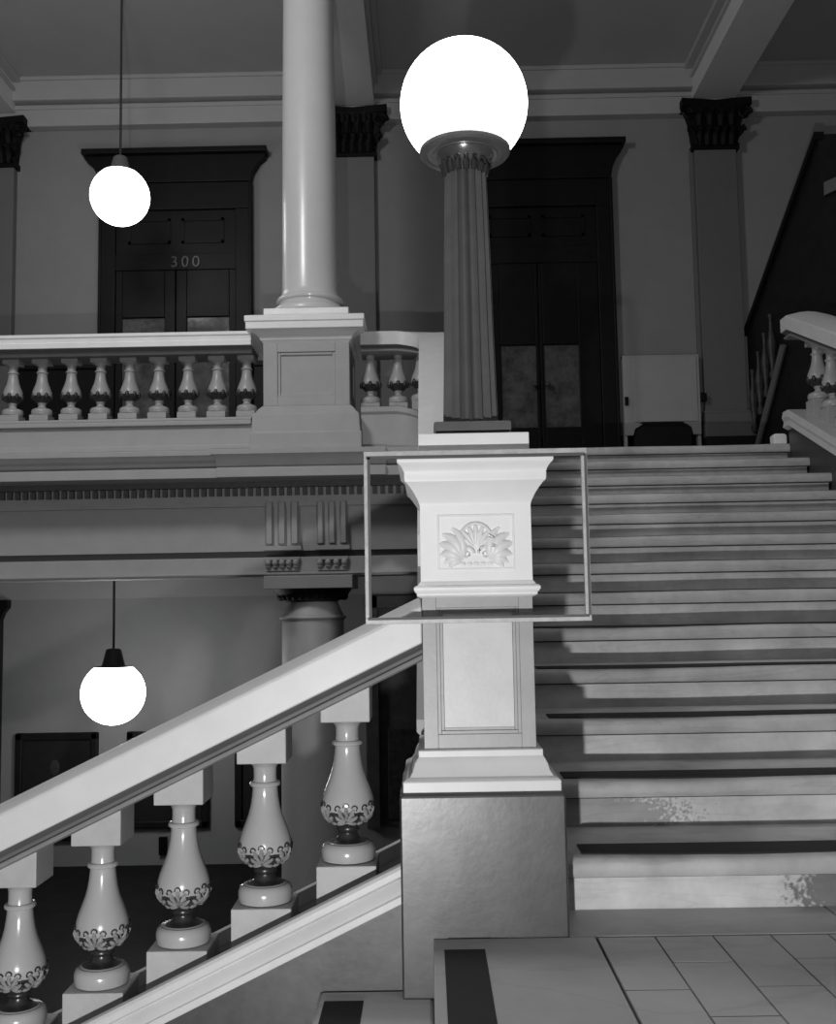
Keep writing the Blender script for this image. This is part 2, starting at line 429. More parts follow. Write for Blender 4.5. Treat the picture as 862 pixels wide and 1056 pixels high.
BPROF = [(.070, 0), (.079, .004), (.082, .018), (.082, .034), (.077, .047), (.064, .055), (.048, .059), (.034, .066), (.028, .076), (.027, .083), (.031, .087), (.034, .092), (.032, .097),
         (.034, .102), (.048, .111), (.063, .126), (.073, .142), (.0785, .160), (.0795, .172), (.0765, .190), (.0695, .212), (.060, .236), (.051, .260), (.0445, .286), (.0405, .312), (.038, .338),
         (.039, .343), (.046, .346), (.047, .352), (.044, .357), (.036, .359), (.0345, .372), (.035, .398), (.040, .408), (.052, .415), (.06, .421)]
def brad(z):
    for (r0, z0), (r1, z1) in zip(BPROF, BPROF[1:]):
        if z0 <= z <= z1: return r0+(r1-r0)*(z-z0)/(z1-z0+1e-9)
    return .05

def make_baluster(parent, x, y, zb, slope_x=0.0, slope_y=0.0, up=.16, down=.16, topz=None, kind='near', hb=.0895, ht=.0745):
    """lower block, turned body (leaf ornament as sub-part) and upper block; zb = top of the lower block"""
    big = kind == 'near'
    bm_, gm = (M['balus'], M['block']) if big else (M['galbal'], M['galbal'])
    if not big: hb, ht = .075, .066
    body = MB().lathe(BPROF, (x, y, zb), 40 if big else 20)
    bo = body.build('baluster', bm_, parent, smooth=40)
    lo = MB(); h = hb
    def blk(h, zs_lo, zs_hi):
        c = [(x-h, y-h), (x+h, y-h), (x+h, y+h), (x-h, y+h)]
        return MB().add([(a, b, zs_lo(a, b)) for a, b in c]+[(a, b, zs_hi(a, b)) for a, b in c],
                        [(3, 2, 1, 0), (4, 5, 6, 7), (0, 1, 5, 4), (1, 2, 6, 5), (2, 3, 7, 6), (3, 0, 4, 7)])
    sl = lambda a, b: slope_x*(a-x)+slope_y*(b-y)
    blk(hb, lambda a, b: zb-down+sl(a, b), lambda a, b: zb).build('block', gm, bo, smooth=0, bevel=.003)
    blk(ht, lambda a, b: zb+.419, lambda a, b: zb+.419+up+sl(a, b)).build('block', gm, bo, smooth=0, bevel=.003)
    if not big:
        zz = [.104, .110, .120, .132, .145, .156]
        lb = MB().lathe([(brad(z_)+.0015, z_) for z_ in zz], (x, y, zb), 20, cap=False)
        for k in range(8):
            a = 2*PI*k/8; lb.ell((x+.074*math.cos(a), y+.074*math.sin(a), zb+.155), .018, .018, .026, 8, 6)
        lb.build('leaf_band', M['leaf'], bo, smooth=50)
    if big:
        lfm = MB()
        K = 6
        def on(a, z, o=.001): r = brad(z)+o; return (x+r*math.cos(a), y+r*math.sin(a), zb+z)
        for k in range(K):
            a0 = -PI/2+2*PI*k/K
            # palmette: scalloped outline, veins, and a pendant leaf between
            for j in range(-3, 4):
                th = j*math.radians(30); L = .052 if abs(j) < 2 else .046
                pa, pz = math.sin(th)*L*.95/.078, .118+math.cos(th)*L*1.02
                lfm.cur = 1
                lfm.tube([on(a0+pa*u, .118+(pz-.118)*u, .000+.003*math.sin(PI*u)) for u in (.15, .45, .75, .95)], [.003, .006, .0075, .004], 6)
                lfm.cur = 0
                lobe = [on(a0+pa+math.cos(t)*.0085/.078*1.0, pz+math.sin(t)*.0085, .0025) for t in [math.radians(th*57.3*-1+90+d) for d in (-110, -60, -20, 20, 60, 110)]]
                lfm.tube(lobe, .0024, 5)
            for j in range(-3, 3):
                th = (j+.5)*math.radians(30); L = .04
                lfm.tube([on(a0+math.sin(th)*L*u*.95/.078, .114+math.cos(th)*L*u, .0035) for u in (.2, .6, 1)], .0018, 5)
            am = a0+PI/K
            lfm.tube([on(am-.16, .15), on(am-.1, .128), on(am, .120), on(am+.1, .128), on(am+.16, .15)], .0045, 6)
            lfm.tube([on(am, .12), on(am, .148)], .004, 6)
        lfm.cur = 0
        lfm.lathe([(brad(.1)+.001, .100), (brad(.108)+.002, .108), (brad(.116)+.002, .116), (brad(.120)-.002, .120)], (x, y, zb), 40, cap=False)
        lfm.build('leaf_band', [M['leaf'], M['leaflight']], bo, smooth=50)
        MB().lathe([(brad(z_)+.0012, z_) for z_ in (.0535, .058, .062, .066, .070, .076, .083, .087, .092, .097, .102)], (x, y, zb), 40, cap=False).build('collar', M['waist'], bo, smooth=50)
    return bo

# near balustrade, going down to the left
S = .4704
nb = thing('balustrade', (-.8, NY, -.2), 'near stair balustrade sloping down to the left from the newel, with leaf-banded balusters', 'balustrade')
ZR = .939; ZC = .2357
xe = -1.75
MB().sweep(RAILP, [(NX-.165, NY, ZR+S*(NX-.165)), (xe, NY, ZR+S*xe)], [(0, 1)]*2).build('handrail', M['rail'], nb, smooth=25, bevel=.004)
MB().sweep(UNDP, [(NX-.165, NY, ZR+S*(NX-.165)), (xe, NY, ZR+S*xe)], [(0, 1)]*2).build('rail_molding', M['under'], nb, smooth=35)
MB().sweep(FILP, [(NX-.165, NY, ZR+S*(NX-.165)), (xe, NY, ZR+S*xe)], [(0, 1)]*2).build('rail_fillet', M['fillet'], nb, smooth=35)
MB().sweep(CURBP, [(-.0885, NY, ZC+S*-.0885), (xe, NY, ZC+S*xe)], [(0, 1)]*2).build('curb', M['curb'], nb, smooth=25, bevel=.002)
MB().sweep([(-.155, -.050), (-.155, -.08), (.155, -.08), (.155, -.050)], [(-.0905, NY, ZC+S*-.0905), (xe, NY, ZC+S*xe)], [(0, 1)]*2).build('curb_top', M['stringer'], nb, smooth=0)  # shade on the curb's top put in as the dark stringer colour
MB().prism([(-.0885, 3.135, ZC-.1-S*.0885), (xe, 3.135, ZC-.1+S*xe), (xe, 3.135, -2.2), (-.0885, 3.135, -1.2)], (0, .3, 0)).build('stringer', M['stringer'], nb, smooth=0)
for x in (-.2545, -.508, -.7575, -1.0045, -1.256, -1.506):
    make_baluster(nb, x, NY, .2865+S*x, slope_x=S, up=.94-.158-.2865-.419+.006, down=.2865-ZC+.065)

# ---- the gallery: floor slab, entablature, balustrade
GY = 8.36
fg = struct(B(-9, 9, 8.35, 13.6, 1.75, FLOOR2).build('floor_gallery', M['slab'], smooth=0))
tr = shell('trim_1', (-4, 8.4, 1.2))
XE = .08
def band(y, z0, z1, x0=-9.0, x1=XE): return (x0, x1, y, 8.75, z0, z1)
ent = MB()
ent.box(*band(8.09, 2.130, 2.17)); ent.box(*band(8.03, 1.945, 2.02))
ent.prism([(-9, 8.10, 2.13), (-9, 8.14, 2.10), (-9, 8.20, 2.085), (-9, 8.23, 2.05), (-9, 8.23, 2.02), (-9, 8.7, 2.02), (-9, 8.7, 2.13)], (9+XE, 0, 0))
ent.box(-1.60, -.30, 8.00, 8.7, 1.946, 2.021); ent.box(-1.66, -.30, 8.05, 8.7, 2.131, 2.171); ent.prism([(-1.63, 8.06, 2.131), (-1.63, 8.10, 2.10), (-1.63, 8.18, 2.02), (-1.63, 8.3, 2.02), (-1.63, 8.3, 2.131)], (1.33, 0, 0))
ent.build('cornice', M['gallery'], tr, smooth=0, bevel=.004)
ent = MB(); ent.box(*band(8.30, 1.90, 1.946)); ent.box(*band(8.36, 1.80, 1.90))
n = 0; x = -6.0
while x < XE-.05:
    ent.box(x, x+.038, 8.315, 8.40, 1.835, 1.895); x += .062
ent.build('dentil_band', M['ornament'], tr, smooth=0)
ent = MB(); ent.box(*band(8.40, 1.396, 1.80)); ent.build('frieze', M['gallery'], tr, smooth=0)
ent = MB(); ent.box(*band(8.44, 1.343, 1.396)); ent.build('groove', M['framedark'], tr, smooth=0)
ent = MB(); ent.box(*band(8.355, 1.19, 1.343)); ent.box(*band(8.335, 1.205, 1.222)); ent.build('architrave', M['gallery'], tr, smooth=0, bevel=.003)
for (x0, x1, ng) in ((-1.285, -1.005, 5), (-.875, -.62, 4)):
    t = MB(); wd = (x1-x0)/3.6
    t.box(x0, x1, 8.36, 8.41, 1.43, 1.80)
    for k in range(3):
        a = x0+k*(x1-x0-wd)/2
        t.prism([(a, 8.365, 1.45), (a+.018, 8.32, 1.45), (a+wd-.018, 8.32, 1.45), (a+wd, 8.365, 1.45)], (0, 0, .33))
    t.box(x0-.012, x1+.012, 8.325, 8.41, 1.398, 1.432)
    to = t.build('triglyph', M['gallery'], tr, smooth=0)
    gm = MB()
    gm.box(x0, x1, 8.315, 8.36, 1.318, 1.343)
    for k in range(ng):
        xx = x0+.03+k*(x1-x0-.06)/(ng-1); gm.ell((xx, 8.325, 1.298), .026, .026, .026)
        gm.lathe([(.020, 1.262), (.024, 1.29)], (xx, 8.335, 0), 12)
    gm.box(x0+.01, x1-.01, 8.34, 8.36, 1.235, 1.268)
    gm.build('gutta_row', M['gallery'], to, smooth=50)

gb = thing('balustrade', (-4, GY, FLOOR2), 'far gallery balustrade running left from the round column pedestal', 'balustrade')
gx1 = -1.36; gx0 = -5.2
GZ = 3.118
gr = [(-.200, .012), (-.200, -.012), (-.188, -.020), (-.185, -.052), (-.197, -.060), (-.197, -.098), (.197, -.098), (.197, -.06), (.185, -.052), (.188, -.02), (.2, -.012), (.2, .012)]
gu = [(-.18, -.097), (-.165, -.108), (-.15, -.125), (-.14, -.152), (.14, -.152), (.15, -.125), (.165, -.108), (.18, -.097)]
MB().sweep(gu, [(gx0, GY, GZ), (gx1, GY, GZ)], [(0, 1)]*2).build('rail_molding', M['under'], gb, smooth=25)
MB().sweep(gr, [(gx0, GY, GZ), (gx1, GY, GZ)], [(0, 1)]*2).build('handrail', M['galrail'], gb, smooth=25)
MB().box(gx0, gx1, GY-.16, GY+.16, FLOOR2+.02, 2.385).box(gx0, gx1, GY-.195, GY+.19, 2.385, 2.42).box(gx0, gx1, GY-.19, GY+.18, 2.42, 2.445).box(gx0, gx1, GY-.18, GY+.18, FLOOR2+.02, 2.23).build('curb', M['gallery'], gb, smooth=0, bevel=.006)
for k in range(16):
    x = -1.425-.2365*k
    if x < -5.1: break
    make_baluster(gb, x, GY, 2.515, up=.035, down=.075, kind='far')

# round column on its pedestal at the gallery
CX, CY = -.925, 8.53
uc = thing('column', (CX, CY, FLOOR2), 'tall pale round column on a panelled pedestal, rising from the gallery balustrade', 'column')
MB().square([(.435, FLOOR2+.02), (.435, 2.30), (.425, 2.31), (.415, 2.45), (.395, 2.47), (.375, 2.50), (.345, 2.53)], (CX, CY)).build('pedestal_base', M['gallery'], uc, smooth=20, bevel=.004)
pd = MB().panelled((CX, CY), .341, .228, .315, 2.53, 3.035, 2.605, 2.96)
pd.molding((CX, CY), .228, .314, .330, .022, 2.605, 2.96)
pd.build('pedestal', M['gallery'], uc, smooth=0, bevel=.004)
MB().square([(.341, 3.03), (.352, 3.045), (.365, 3.055), (.37, 3.075), (.40, 3.10), (.43, 3.118), (.462, 3.122), (.462, 3.178), (.470, 3.182), (.470, 3.225), (.455, 3.232), (.34, 3.24)], (CX, CY)).build('pedestal_cap', M['galrail'], uc, smooth=25, bevel=.004)
MB().square([(.338, 3.232), (.338, 3.318)], (CX, CY)).build('plinth', M['galrail'], uc, smooth=0, bevel=.004)
MB().lathe([(.30, 3.318), (.318, 3.33), (.322, 3.35), (.31, 3.375), (.285, 3.385), (.268, 3.40), (.258, 3.42), (.262, 3.432), (.278, 3.44), (.282, 3.452), (.276, 3.466), (.258, 3.472), (.245, 3.49), (.234, 3.53), (.230, 3.8), (.227, 4.3), (.222, 5.0), (.214, 5.8), (.206, 6.45)], (CX, CY, 0), 64).build('shaft', M['column'], uc, smooth=40)

lc = thing('column', (CX, CY, -1.69), 'stout round column in the lower hall, carrying the beam below the gallery', 'column')
MB().square([(.345, 1.09), (.345, 1.19)], (CX, CY)).build('abacus', M['gallery'], lc, smooth=0, bevel=.004)
eg = MB().lathe([(.20, .985), (.24, 1.01), (.285, 1.045), (.32, 1.09)], (CX, CY, 0), 48)
for k in range(28):
    a = 2*PI*k/28; eg.ell((CX+.262*math.cos(a), CY+.262*math.sin(a), 1.03), .026, .026, .032, 8, 6)
eg.build('echinus', M['dark2'], lc, smooth=50)  # shade under the abacus put into this dark colour
MB().lathe([(.29, -1.69), (.29, -1.6), (.27, -1.55), (.262, -1.2), (.258, -.3), (.25, .5), (.247, .84), (.263, .848), (.270, .862), (.263, .876), (.246, .880), (.238, .90), (.222, .94), (.205, .975), (.20, .99)], (CX, CY, 0), 64).build('shaft', M['gallery'], lc, smooth=40)

# ---- curved balustrade that joins the gallery to the stair, and runs down beside it
SUP = RISE/RUN
cb = thing('balustrade', (NX, 6.5, FLOOR2), 'curved balustrade turning from the column pedestal down the stair behind the lamp post', 'balustrade')
path = [(-.50, GY+.08, 0), (-.36, GY+.08, 0), (-.22, GY+.08, 0)]; lat = [(0, 1)]*3
ac = (-.22, GY+.08-.367)
for i in range(1, 11):
    a = PI/2*(1-i/10); path.append((ac[0]+.367*math.cos(a), ac[1]+.367*math.sin(a), -.10*(i/10)**1.5)); lat.append((math.cos(a), math.sin(a)))
ztop = 3.135
pe = (NX, 3.45)
yend = ac[1]
def zr(y): return -.10-SUP*max(0, yend-y)
for y in (yend-.15, 6.6, 5.2, 3.535): path.append((NX, y, zr(y))); lat.append((1, 0))
MB().sweep(RAILP, [(p[0], p[1], p[2]+ztop) for p in path], lat).build('handrail', M['rail'], cb, smooth=35)
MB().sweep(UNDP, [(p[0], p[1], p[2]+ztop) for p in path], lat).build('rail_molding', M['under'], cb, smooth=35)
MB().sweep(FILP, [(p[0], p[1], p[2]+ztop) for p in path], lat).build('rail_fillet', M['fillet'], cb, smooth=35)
cp = [(u, w) for u, w in [(-.19, 0), (-.19, -.04), (-.17, -.06), (-.165, -.37), (.165, -.37), (.17, -.06), (.19, -.04), (.19, 0)]]
MB().sweep(cp, [(p[0], p[1], p[2]+2.52) for p in path], lat).build('curb', M['gallery'], cb, smooth=30)
MB().prism([(NX-.145, 3.535, 2.2+zr(3.535)), (NX-.145, yend, 2.1), (NX-.145, 8.0, 1.75), (NX-.145, 3.535, -.1)], (.29, 0, 0)).build('stringer', M['gallery'], cb, smooth=0)
for (x, y) in ((-.43, GY+.08), (-.205, GY+.078), (-.02, GY+.0)):
    make_baluster(cb, x, y, 2.575, up=.05, down=.08, kind='far')
for k in range(15):
    y = yend-.12-.3*k
    make_baluster(cb, NX, y, 2.575+zr(y), slope_y=SUP, up=.05, down=.12, kind='far')

# ---- right hand stair balustrade
RX = 2.98
rb = thing('balustrade', (RX, 6.5, FLOOR2), 'right-hand stair balustrade cut by the picture edge, pale rail and stout balusters', 'balustrade')
yt = 8.12
zrr = lambda y: -SUP*max(0, 8.0-y)
pp = [yt, 8.0, 5.5]
MB().sweep(RAILP, [(RX, y, 3.125+zrr(y)) for y in pp], [(1, 0)]*3).build('handrail', M['rail'], rb, smooth=25, bevel=.003)
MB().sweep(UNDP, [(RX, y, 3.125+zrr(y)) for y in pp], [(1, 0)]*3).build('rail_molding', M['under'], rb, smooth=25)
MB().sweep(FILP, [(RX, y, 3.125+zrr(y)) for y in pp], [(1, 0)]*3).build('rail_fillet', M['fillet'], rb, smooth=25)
MB().sweep([(-.19, .03), (-.2, -.02), (-.185, -.05), (-.195, -.09), (-.16, -.11), (.16, -.11), (.19, -.09), (.19, .03)], [(RX, y, 2.36+zrr(y)) for y in pp], [(1, 0)]*3).build('curb', M['curb'], rb, smooth=25)
MB().prism([(RX-.15, yt, 2.26), (RX-.15, 8.0, 2.26), (RX-.15, 5.5, 2.26+zrr(5.5)), (RX-.15, 5.5, .5), (RX-.15, yt, 1.5)], (.3, 0, 0)).build('stringer', M['stringer'], rb, smooth=0)
for k in range(8):
    y = 7.86-.27*k
    make_baluster(rb, RX, y, 2.49+zrr(y), slope_y=SUP, up=.05, down=.13, kind='far')
pb = tag(MB().square([(.05, FLOOR2), (.05, FLOOR2+.075), (.035, FLOOR2+.09)], (2.78, 8.22)).build('door_stop', M['white'], None, bevel=.004), 'small white stone block at the right end of the top step', 'block')

# ------------------------------------------------------------------ upper hall
WY = 11.2
struct(B(-9, 3.47, WY, WY+.3, FLOOR2, 6.76).build('wall_back', M['wall'], smooth=0))
struct(MB().box(3.47, 9, WY, WY+.3, FLOOR2, 6.76).build('wall_back_right', M['wallr'], smooth=0))
struct(B(-9, 9, 8.3, WY+.3, 6.76, 6.95).build('ceiling', M['ceil'], smooth=0))
struct(MB().box(-9, 9, WY-.03, WY, FLOOR2, 2.72).box(-9, 9, WY-.045, WY, FLOOR2, 2.5).build('baseboard_back', M['dark'], smooth=0))
struct(MB().box(-9, -3.52, WY-.06, WY-.045, 2.72, 3.55).box(-9, -3.52, WY-.045, WY, 2.72, 3.55).box(-1.82, -1.15, WY-.06, WY, 2.72, 3.55).box(-9, -3.52, WY-.09, WY, 3.55, 3.6).box(-1.82, -1.15, WY-.09, WY, 3.55, 3.6).build('trim_7', M['dark'], smooth=0))
cn = shell('trim_2', (0, WY, 6.2))
MB().box(-9, 9, WY-.13, WY, 6.245, 6.475).box(-9, 9, WY-.15, WY, 6.43, 6.475).build('cornice', M['trim'], cn, smooth=0, bevel=.008)
MB().box(-9, 9, WY-.11, WY, 6.475, 6.50).box(-9, 9, WY-.22, WY, 6.50, 6.735).box(-9, 9, WY-.245, WY, 6.715, 6.76).build('cove', M['ceil'], cn, smooth=0, bevel=.008)
for k, xb in enumerate((-4.66, -.72, 3.22)):
    bmn = shell('trim_%d' % (3+k), (xb, 9.8, 6.4))
    MB().box(xb-.24, xb+.24, 8.3, WY-.14, 6.40, 6.76).build('beam', M['beam'], bmn, smooth=0, bevel=.006)
    MB().box(xb-.275, xb+.275, 8.3, WY-.2, 6.60, 6.635).box(xb-.33, xb+.33, 8.3, WY-.2, 6.70, 6.76).build('beam_molding', M['ceil'], bmn, smooth=0, bevel=.006)

def pilaster(x, label, z0, z1, floorz, hw=.225, capmat='bronze', cap_h=.5):
    p = thing('pilaster', (x, WY, floorz), label, 'pilaster', 'wall pilasters')
    MB().box(x-hw, x+hw, WY-.11, WY, z0, z1).box(x-hw-.04, x-hw, WY-.05, WY, z0, z1).build('shaft', M['pil'], p, smooth=0, bevel=.006)
    c = MB()
    zc = z1
    c.prism([(x-hw-.01, WY-.12, zc), (x+hw+.01, WY-.12, zc), (x+hw+.06, WY-.17, zc+cap_h*.55), (x+hw+.13, WY-.22, zc+cap_h*.86), (x-hw-.13, WY-.22, zc+cap_h*.86), (x-hw-.06, WY-.17, zc+cap_h*.55)], (0, .11, 0))
    c.prism([(x-hw-.15, WY-.25, zc+cap_h*.84), (x, WY-.19, zc+cap_h*.84), (x+hw+.15, WY-.25, zc+cap_h*.84), (x+hw+.15, WY, zc+cap_h*.84), (x-hw-.15, WY, zc+cap_h*.84)], (0, 0, cap_h*.16))
    c.box(x-hw-.03, x+hw+.03, WY-.135, WY, zc-.03, zc+.03)
    for r, zz, n in ((.0, .02, 5), (.03, .22, 4)):
        for i in range(n):                                              # two rows of curling leaves
            xx = x-hw+.05+(2*hw-.1)*i/(n-1)
            c.tube([(xx, WY-.12-r, zc+zz), (xx, WY-.15-r, zc+zz+.1), (xx, WY-.20-r, zc+zz+.17), (xx, WY-.23-r, zc+zz+.15)], [.05, .06, .045, .02], 8)
    for sx in (-1, 1):                                                  # corner volutes
        pts = []
        for i in range(22):
            a = i/21*3*PI; r = .075*(1-i/26); pts.append((x+sx*(hw+.08+r*math.cos(a)), WY-.20, zc+.34+r*math.sin(a)))
        c.tube(pts, .022, 6)
        c.tube([(x+sx*(hw-.02), WY-.15, zc+.02), (x+sx*(hw+.03), WY-.17, zc+.14), (x+sx*(hw+.075), WY-.19, zc+.19), (x+sx*(hw+.085), WY-.2, zc+.15)], [.03, .04, .03, .015], 8)
    c.build('capital', M[capmat], p, smooth=40)
    MB().box(x-hw-.02, x+hw+.035, WY-.17, WY, z0-.14, z0-.03).box(x-hw-.015, x+hw+.02, WY-.14, WY, z0-.03, z0+.01).box(x-hw-.03, x+hw+.05, WY-.2, WY, floorz+.52, z0-.14).build('base', M['pil'], p, smooth=0, bevel=.006)
    MB().box(x-hw-.035, x+hw+.052, WY-.22, WY, floorz, floorz+.52).build('plinth', M['dark2'], p, smooth=0)
    return p
pilaster(3.22, 'grey pilaster with dark leafy capital, right of the glazed double door', 2.95, 5.86, FLOOR2)
pilaster(-.72, 'grey pilaster with dark capital, half hidden behind the round column', 2.95, 5.86, FLOOR2)
pilaster(-4.66, 'grey pilaster with dark capital, cut by the left picture edge above the gallery', 2.95, 5.82, FLOOR2)

def double_door(name, x0, x1, zt, cw, crown_h, panes, number=None):
    d = shell(name, ((x0+x1)/2, WY-.1, FLOOR2))
    y0 = WY-.10
    s = MB()
    s.box(x0, x0+.17, y0, WY, FLOOR2, zt-crown_h-.3).box(x1-.17, x1, y0, WY, FLOOR2, zt-crown_h-.3).box(x0, x1, y0, WY, zt-crown_h-.3, zt-crown_h)
    s.box(x0-.01, x0+.02, y0-.02, WY, FLOOR2, zt-crown_h).box(x1-.02, x1+.01, y0-.02, WY, FLOOR2, zt-crown_h)
    # crown swelling outwards
    s.prism([(x0, y0-.02, zt-crown_h), (x0-.02, y0-.02, zt-crown_h*.75), (x0-cw*.55, y0-.02, zt-crown_h*.42), (x0-cw, y0-.02, zt-.09), (x0-cw, y0-.02, zt), (x1+cw, y0-.02, zt), (x1+cw, y0-.02, zt-.09), (x1+cw*.55, y0-.02, zt-crown_h*.42), (x1+.02, y0-.02, zt-crown_h*.75), (x1, y0-.02, zt-crown_h)], (0, .12, 0))
    s.box(x0-cw-.02, x1+cw+.02, y0-.10, WY, zt-.06, zt)
    s.build('surround', M['dark'], d, smooth=0, bevel=.008)
    zb = 4.62
    MB().box(x0+.16, x1-.16, y0+.02, WY, zb, zb+.18).build('transom_bar', M['dark'], d, smooth=0, bevel=.006)
    MB().box(x0+.16, x1-.16, y0+.05, WY, zb+.18, zt-crown_h-.28).build('transom_panel', M['dark'], d, smooth=0)
    s = MB()
    for (a0, a1) in ((x0+.30, (x0+x1)/2-.06), ((x0+x1)/2+.06, x1-.30)):
        s.box(a0, a1, y0+.035, y0+.06, zb+.30, zb+.33).box(a0, a1, y0+.035, y0+.06, zt-crown_h-.42, zt-crown_h-.39).box(a0, a0+.03, y0+.035, y0+.06, zb+.3, zt-crown_h-.39).box(a1-.03, a1, y0+.035, y0+.06, zb+.3, zt-crown_h-.39)
    s.build('transom_molding', M['dark'], d, smooth=0)
    xm = (x0+x1)/2
    for sx in (-1, 1):
        a0, a1 = (x0+.17, xm-.006) if sx < 0 else (xm+.006, x1-.17)
        leaf = MB()
        p0, p1, pz0, pz1 = panes
        l0, l1 = (xm-p1, xm-p0) if sx < 0 else (xm+p0, xm+p1)
        leaf.box(a0, l0, y0+.03, WY-.005, FLOOR2+.01, zb).box(l1, a1, y0+.03, WY-.005, FLOOR2+.01, zb).box(l0, l1, y0+.03, WY-.005, FLOOR2+.01, pz0).box(l0, l1, y0+.03, WY-.005, pz1, zb)
        lo = leaf.build('leaf', M['dark'], d, smooth=0, bevel=.006)
        B(l0, l1, y0+.06, y0+.07, pz0, pz1).build('pane', M['glass'], lo, smooth=0)
        MB().box(l0, l1, y0+.035, y0+.05, pz1+.22, pz1+.25).box(l0, l1, y0+.035, y0+.05, pz1+.6, pz1+.63).build('panel_molding', M['dark'], lo, smooth=0)
        hx = xm+sx*.07
        MB().lathe([(.012, 0), (.03, .01), (.034, .03), (.02, .05)], (hx, y0-.02, 3.25), 12).build('handle', M['lampcup'], lo)
    if number:
        cu = bpy.data.curves.new('t', 'FONT'); cu.body = number; cu.size = .175; cu.align_x = 'CENTER'; cu.space_character = 1.35; cu.extrude = .008
        to = bpy.data.objects.new('t', cu); COL.objects.link(to)
        bpy.context.view_layer.update()
        me = bpy.data.meshes.new_from_object(to.evaluated_get(bpy.context.evaluated_depsgraph_get())); bpy.data.objects.remove(to)
        me.transform(Matrix.Rotation(PI/2, 4, 'X')); me.materials.clear(); me.materials.append(M['number'])
        no = bpy.data.objects.new('number', me); COL.objects.link(no); no.parent = d
        no.location = (-2.56-d.location.x, y0+.008-d.location.y, 4.645-d.location.z)
    return d
double_door('door_1', -3.49, -1.845, 5.95, .165, .36, (.12, .58, 2.8, 4.1), '300')
double_door('door_2', .435, 2.075, 5.965, .14, .42, (.04, .42, 2.82, 3.72))

# radiator cover by the door
rc = thing('radiator_cover', (2.54, WY-.1, FLOOR2), 'plain pale radiator cover with arched foot, between the glazed door and the pilaster', 'radiator cover')
ax0, ax1, zt0, zt1 = 2.12, 2.93, 2.70, 3.56
pts = [(ax0, zt0), (ax0, zt1), (ax1, zt1), (ax1, zt0), (ax1-.08, zt0), (ax1-.10, zt0+.08), (ax1-.16, zt0+.12)]
pts += [(2.52+.24*math.cos(a), zt0+.12+.045*math.sin(a)) for a in [PI*i/8 for i in range(9)]]
pts += [(ax0+.2, zt0+.12), (ax0+.11, zt0+.07), (ax0+.09, zt0)]
MB().prism([(x, WY-.16, z) for x, z in pts], (0, .03, 0)).box(ax0, ax1, WY-.14, WY-.04, zt1-.03, zt1).box(ax0, ax0+.03, WY-.14, WY-.04, FLOOR2, zt1).box(ax1-.03, ax1, WY-.14, WY-.04, FLOOR2, zt1).build('body', M['cover'], rc, smooth=0, bevel=.003)
MB().box(ax0+.11, ax1-.03, WY-.175, WY-.155, zt0+.14, zt1-.02).build('front_panel', M['cover'], rc, smooth=0, bevel=.006)
MB().box(ax0+.1, ax1-.1, WY-.13, WY-.05, FLOOR2, zt0+.09).build('radiator', M['dark2'], rc, smooth=0)
tag(B(2.932, 2.993, WY-.19, WY-.108, 3.05, 3.135).build('switch_box', M['dark'], None, bevel=.004), 'small dark box beside the radiator cover, next to the pilaster', 'switch box', 'dark wall boxes')
tag(B(2.128, 2.165, WY-.188, WY-.1605, 3.02, 3.11).build('switch_box', M['dark'], None, bevel=.004), 'tiny dark box at the left edge of the radiator cover, next to the door', 'switch box', 'dark wall boxes')

# dark enclosed stair on the right, rising towards the viewer
ds = thing('staircase', (4.2, 10, FLOOR2), 'dark panelled wooden stair rising behind the right-hand stair balustrade', 'staircase')
MB().prism([(3.50, WY-.01, FLOOR2), (3.50, WY-.01, 3.83), (3.66, 9.35, 5.19), (3.66, 9.35, FLOOR2)], (3.0, 0, 0)).build('side_panel', M['dark2'], ds, smooth=0)
MB().sweep([(-.04, -.05), (.05, -.05), (.05, .02), (-.04, .02)], [(3.50, WY-.02, 3.83), (3.66, 9.34, 5.19)], [(1, 0)]*2).build('handrail', M['dark'], ds, smooth=0)
MB().tube([(3.462, 11.15, 2.284), (3.487, 10.83, 2.67), (3.542, 10.2, 3.43)], .034, 8).build('raking_rail', M['pil'], ds)
MB().prism([(3.68, 9.34, 4.60), (4.4, 9.34, 4.92), (4.4, 9.34, 5.02), (3.68, 9.34, 4.72)], (0, -.03, 0)).build('raking_molding', M['pil'], ds, smooth=0)
bl = MB()
for k in range(4):
    yy = 10.95-.17*k; xx = 3.475+.0145*k
    bl.lathe([(.03, 0), (.04, .05), (.02, .1), (.045, .3), (.05, .36), (.022, .5), (.018, .6), (.03, .66)], (xx-.01, yy, 2.7+.15*k), 10)
bl.build('baluster_row', M['walnut'], ds)

# ------------------------------------------------------------------ pendants
def pendant(x, y, z, r, ztop, label, zc, gm):
    p = thing('pendant_lamp', (x, y, z), label, 'lamp', 'hanging globe lamps')
    MB().lathe([(max(.0005, r*math.sin(PI*.81*j/36)), z-r*math.cos(PI*.81*j/36)) for j in range(37)], (x, y, 0), 48).build('globe', M[gm], p, smooth=80)
    MB().lathe([(r*.60, z+r*.822), (r*.60, z+r*.832), (r*.40, z+r*.845), (r*.35, z+r*.9), (r*.24, z+r*1.36), (r*.20, z+r*1.40), (r*.06, z+r*1.42)], (x, y, 0), 32).build('fitter', M[zc], p, smooth=40)
    MB().tube([(x, y, z+r*1.4), (x, y, ztop)], .0115, 8).build('rod', M['cord'], p)
    return p
pendant(-2.80, 9.5, 4.793, .272, 6.76, 'lit globe pendant hanging before the left door of the upper gallery', 'pil', 'globe2')
pendant(-2.882, 9.7, .196, .287, 1.76, 'lit globe pendant in the lower hall, below the gallery beam', 'lampdark', 'globe3')

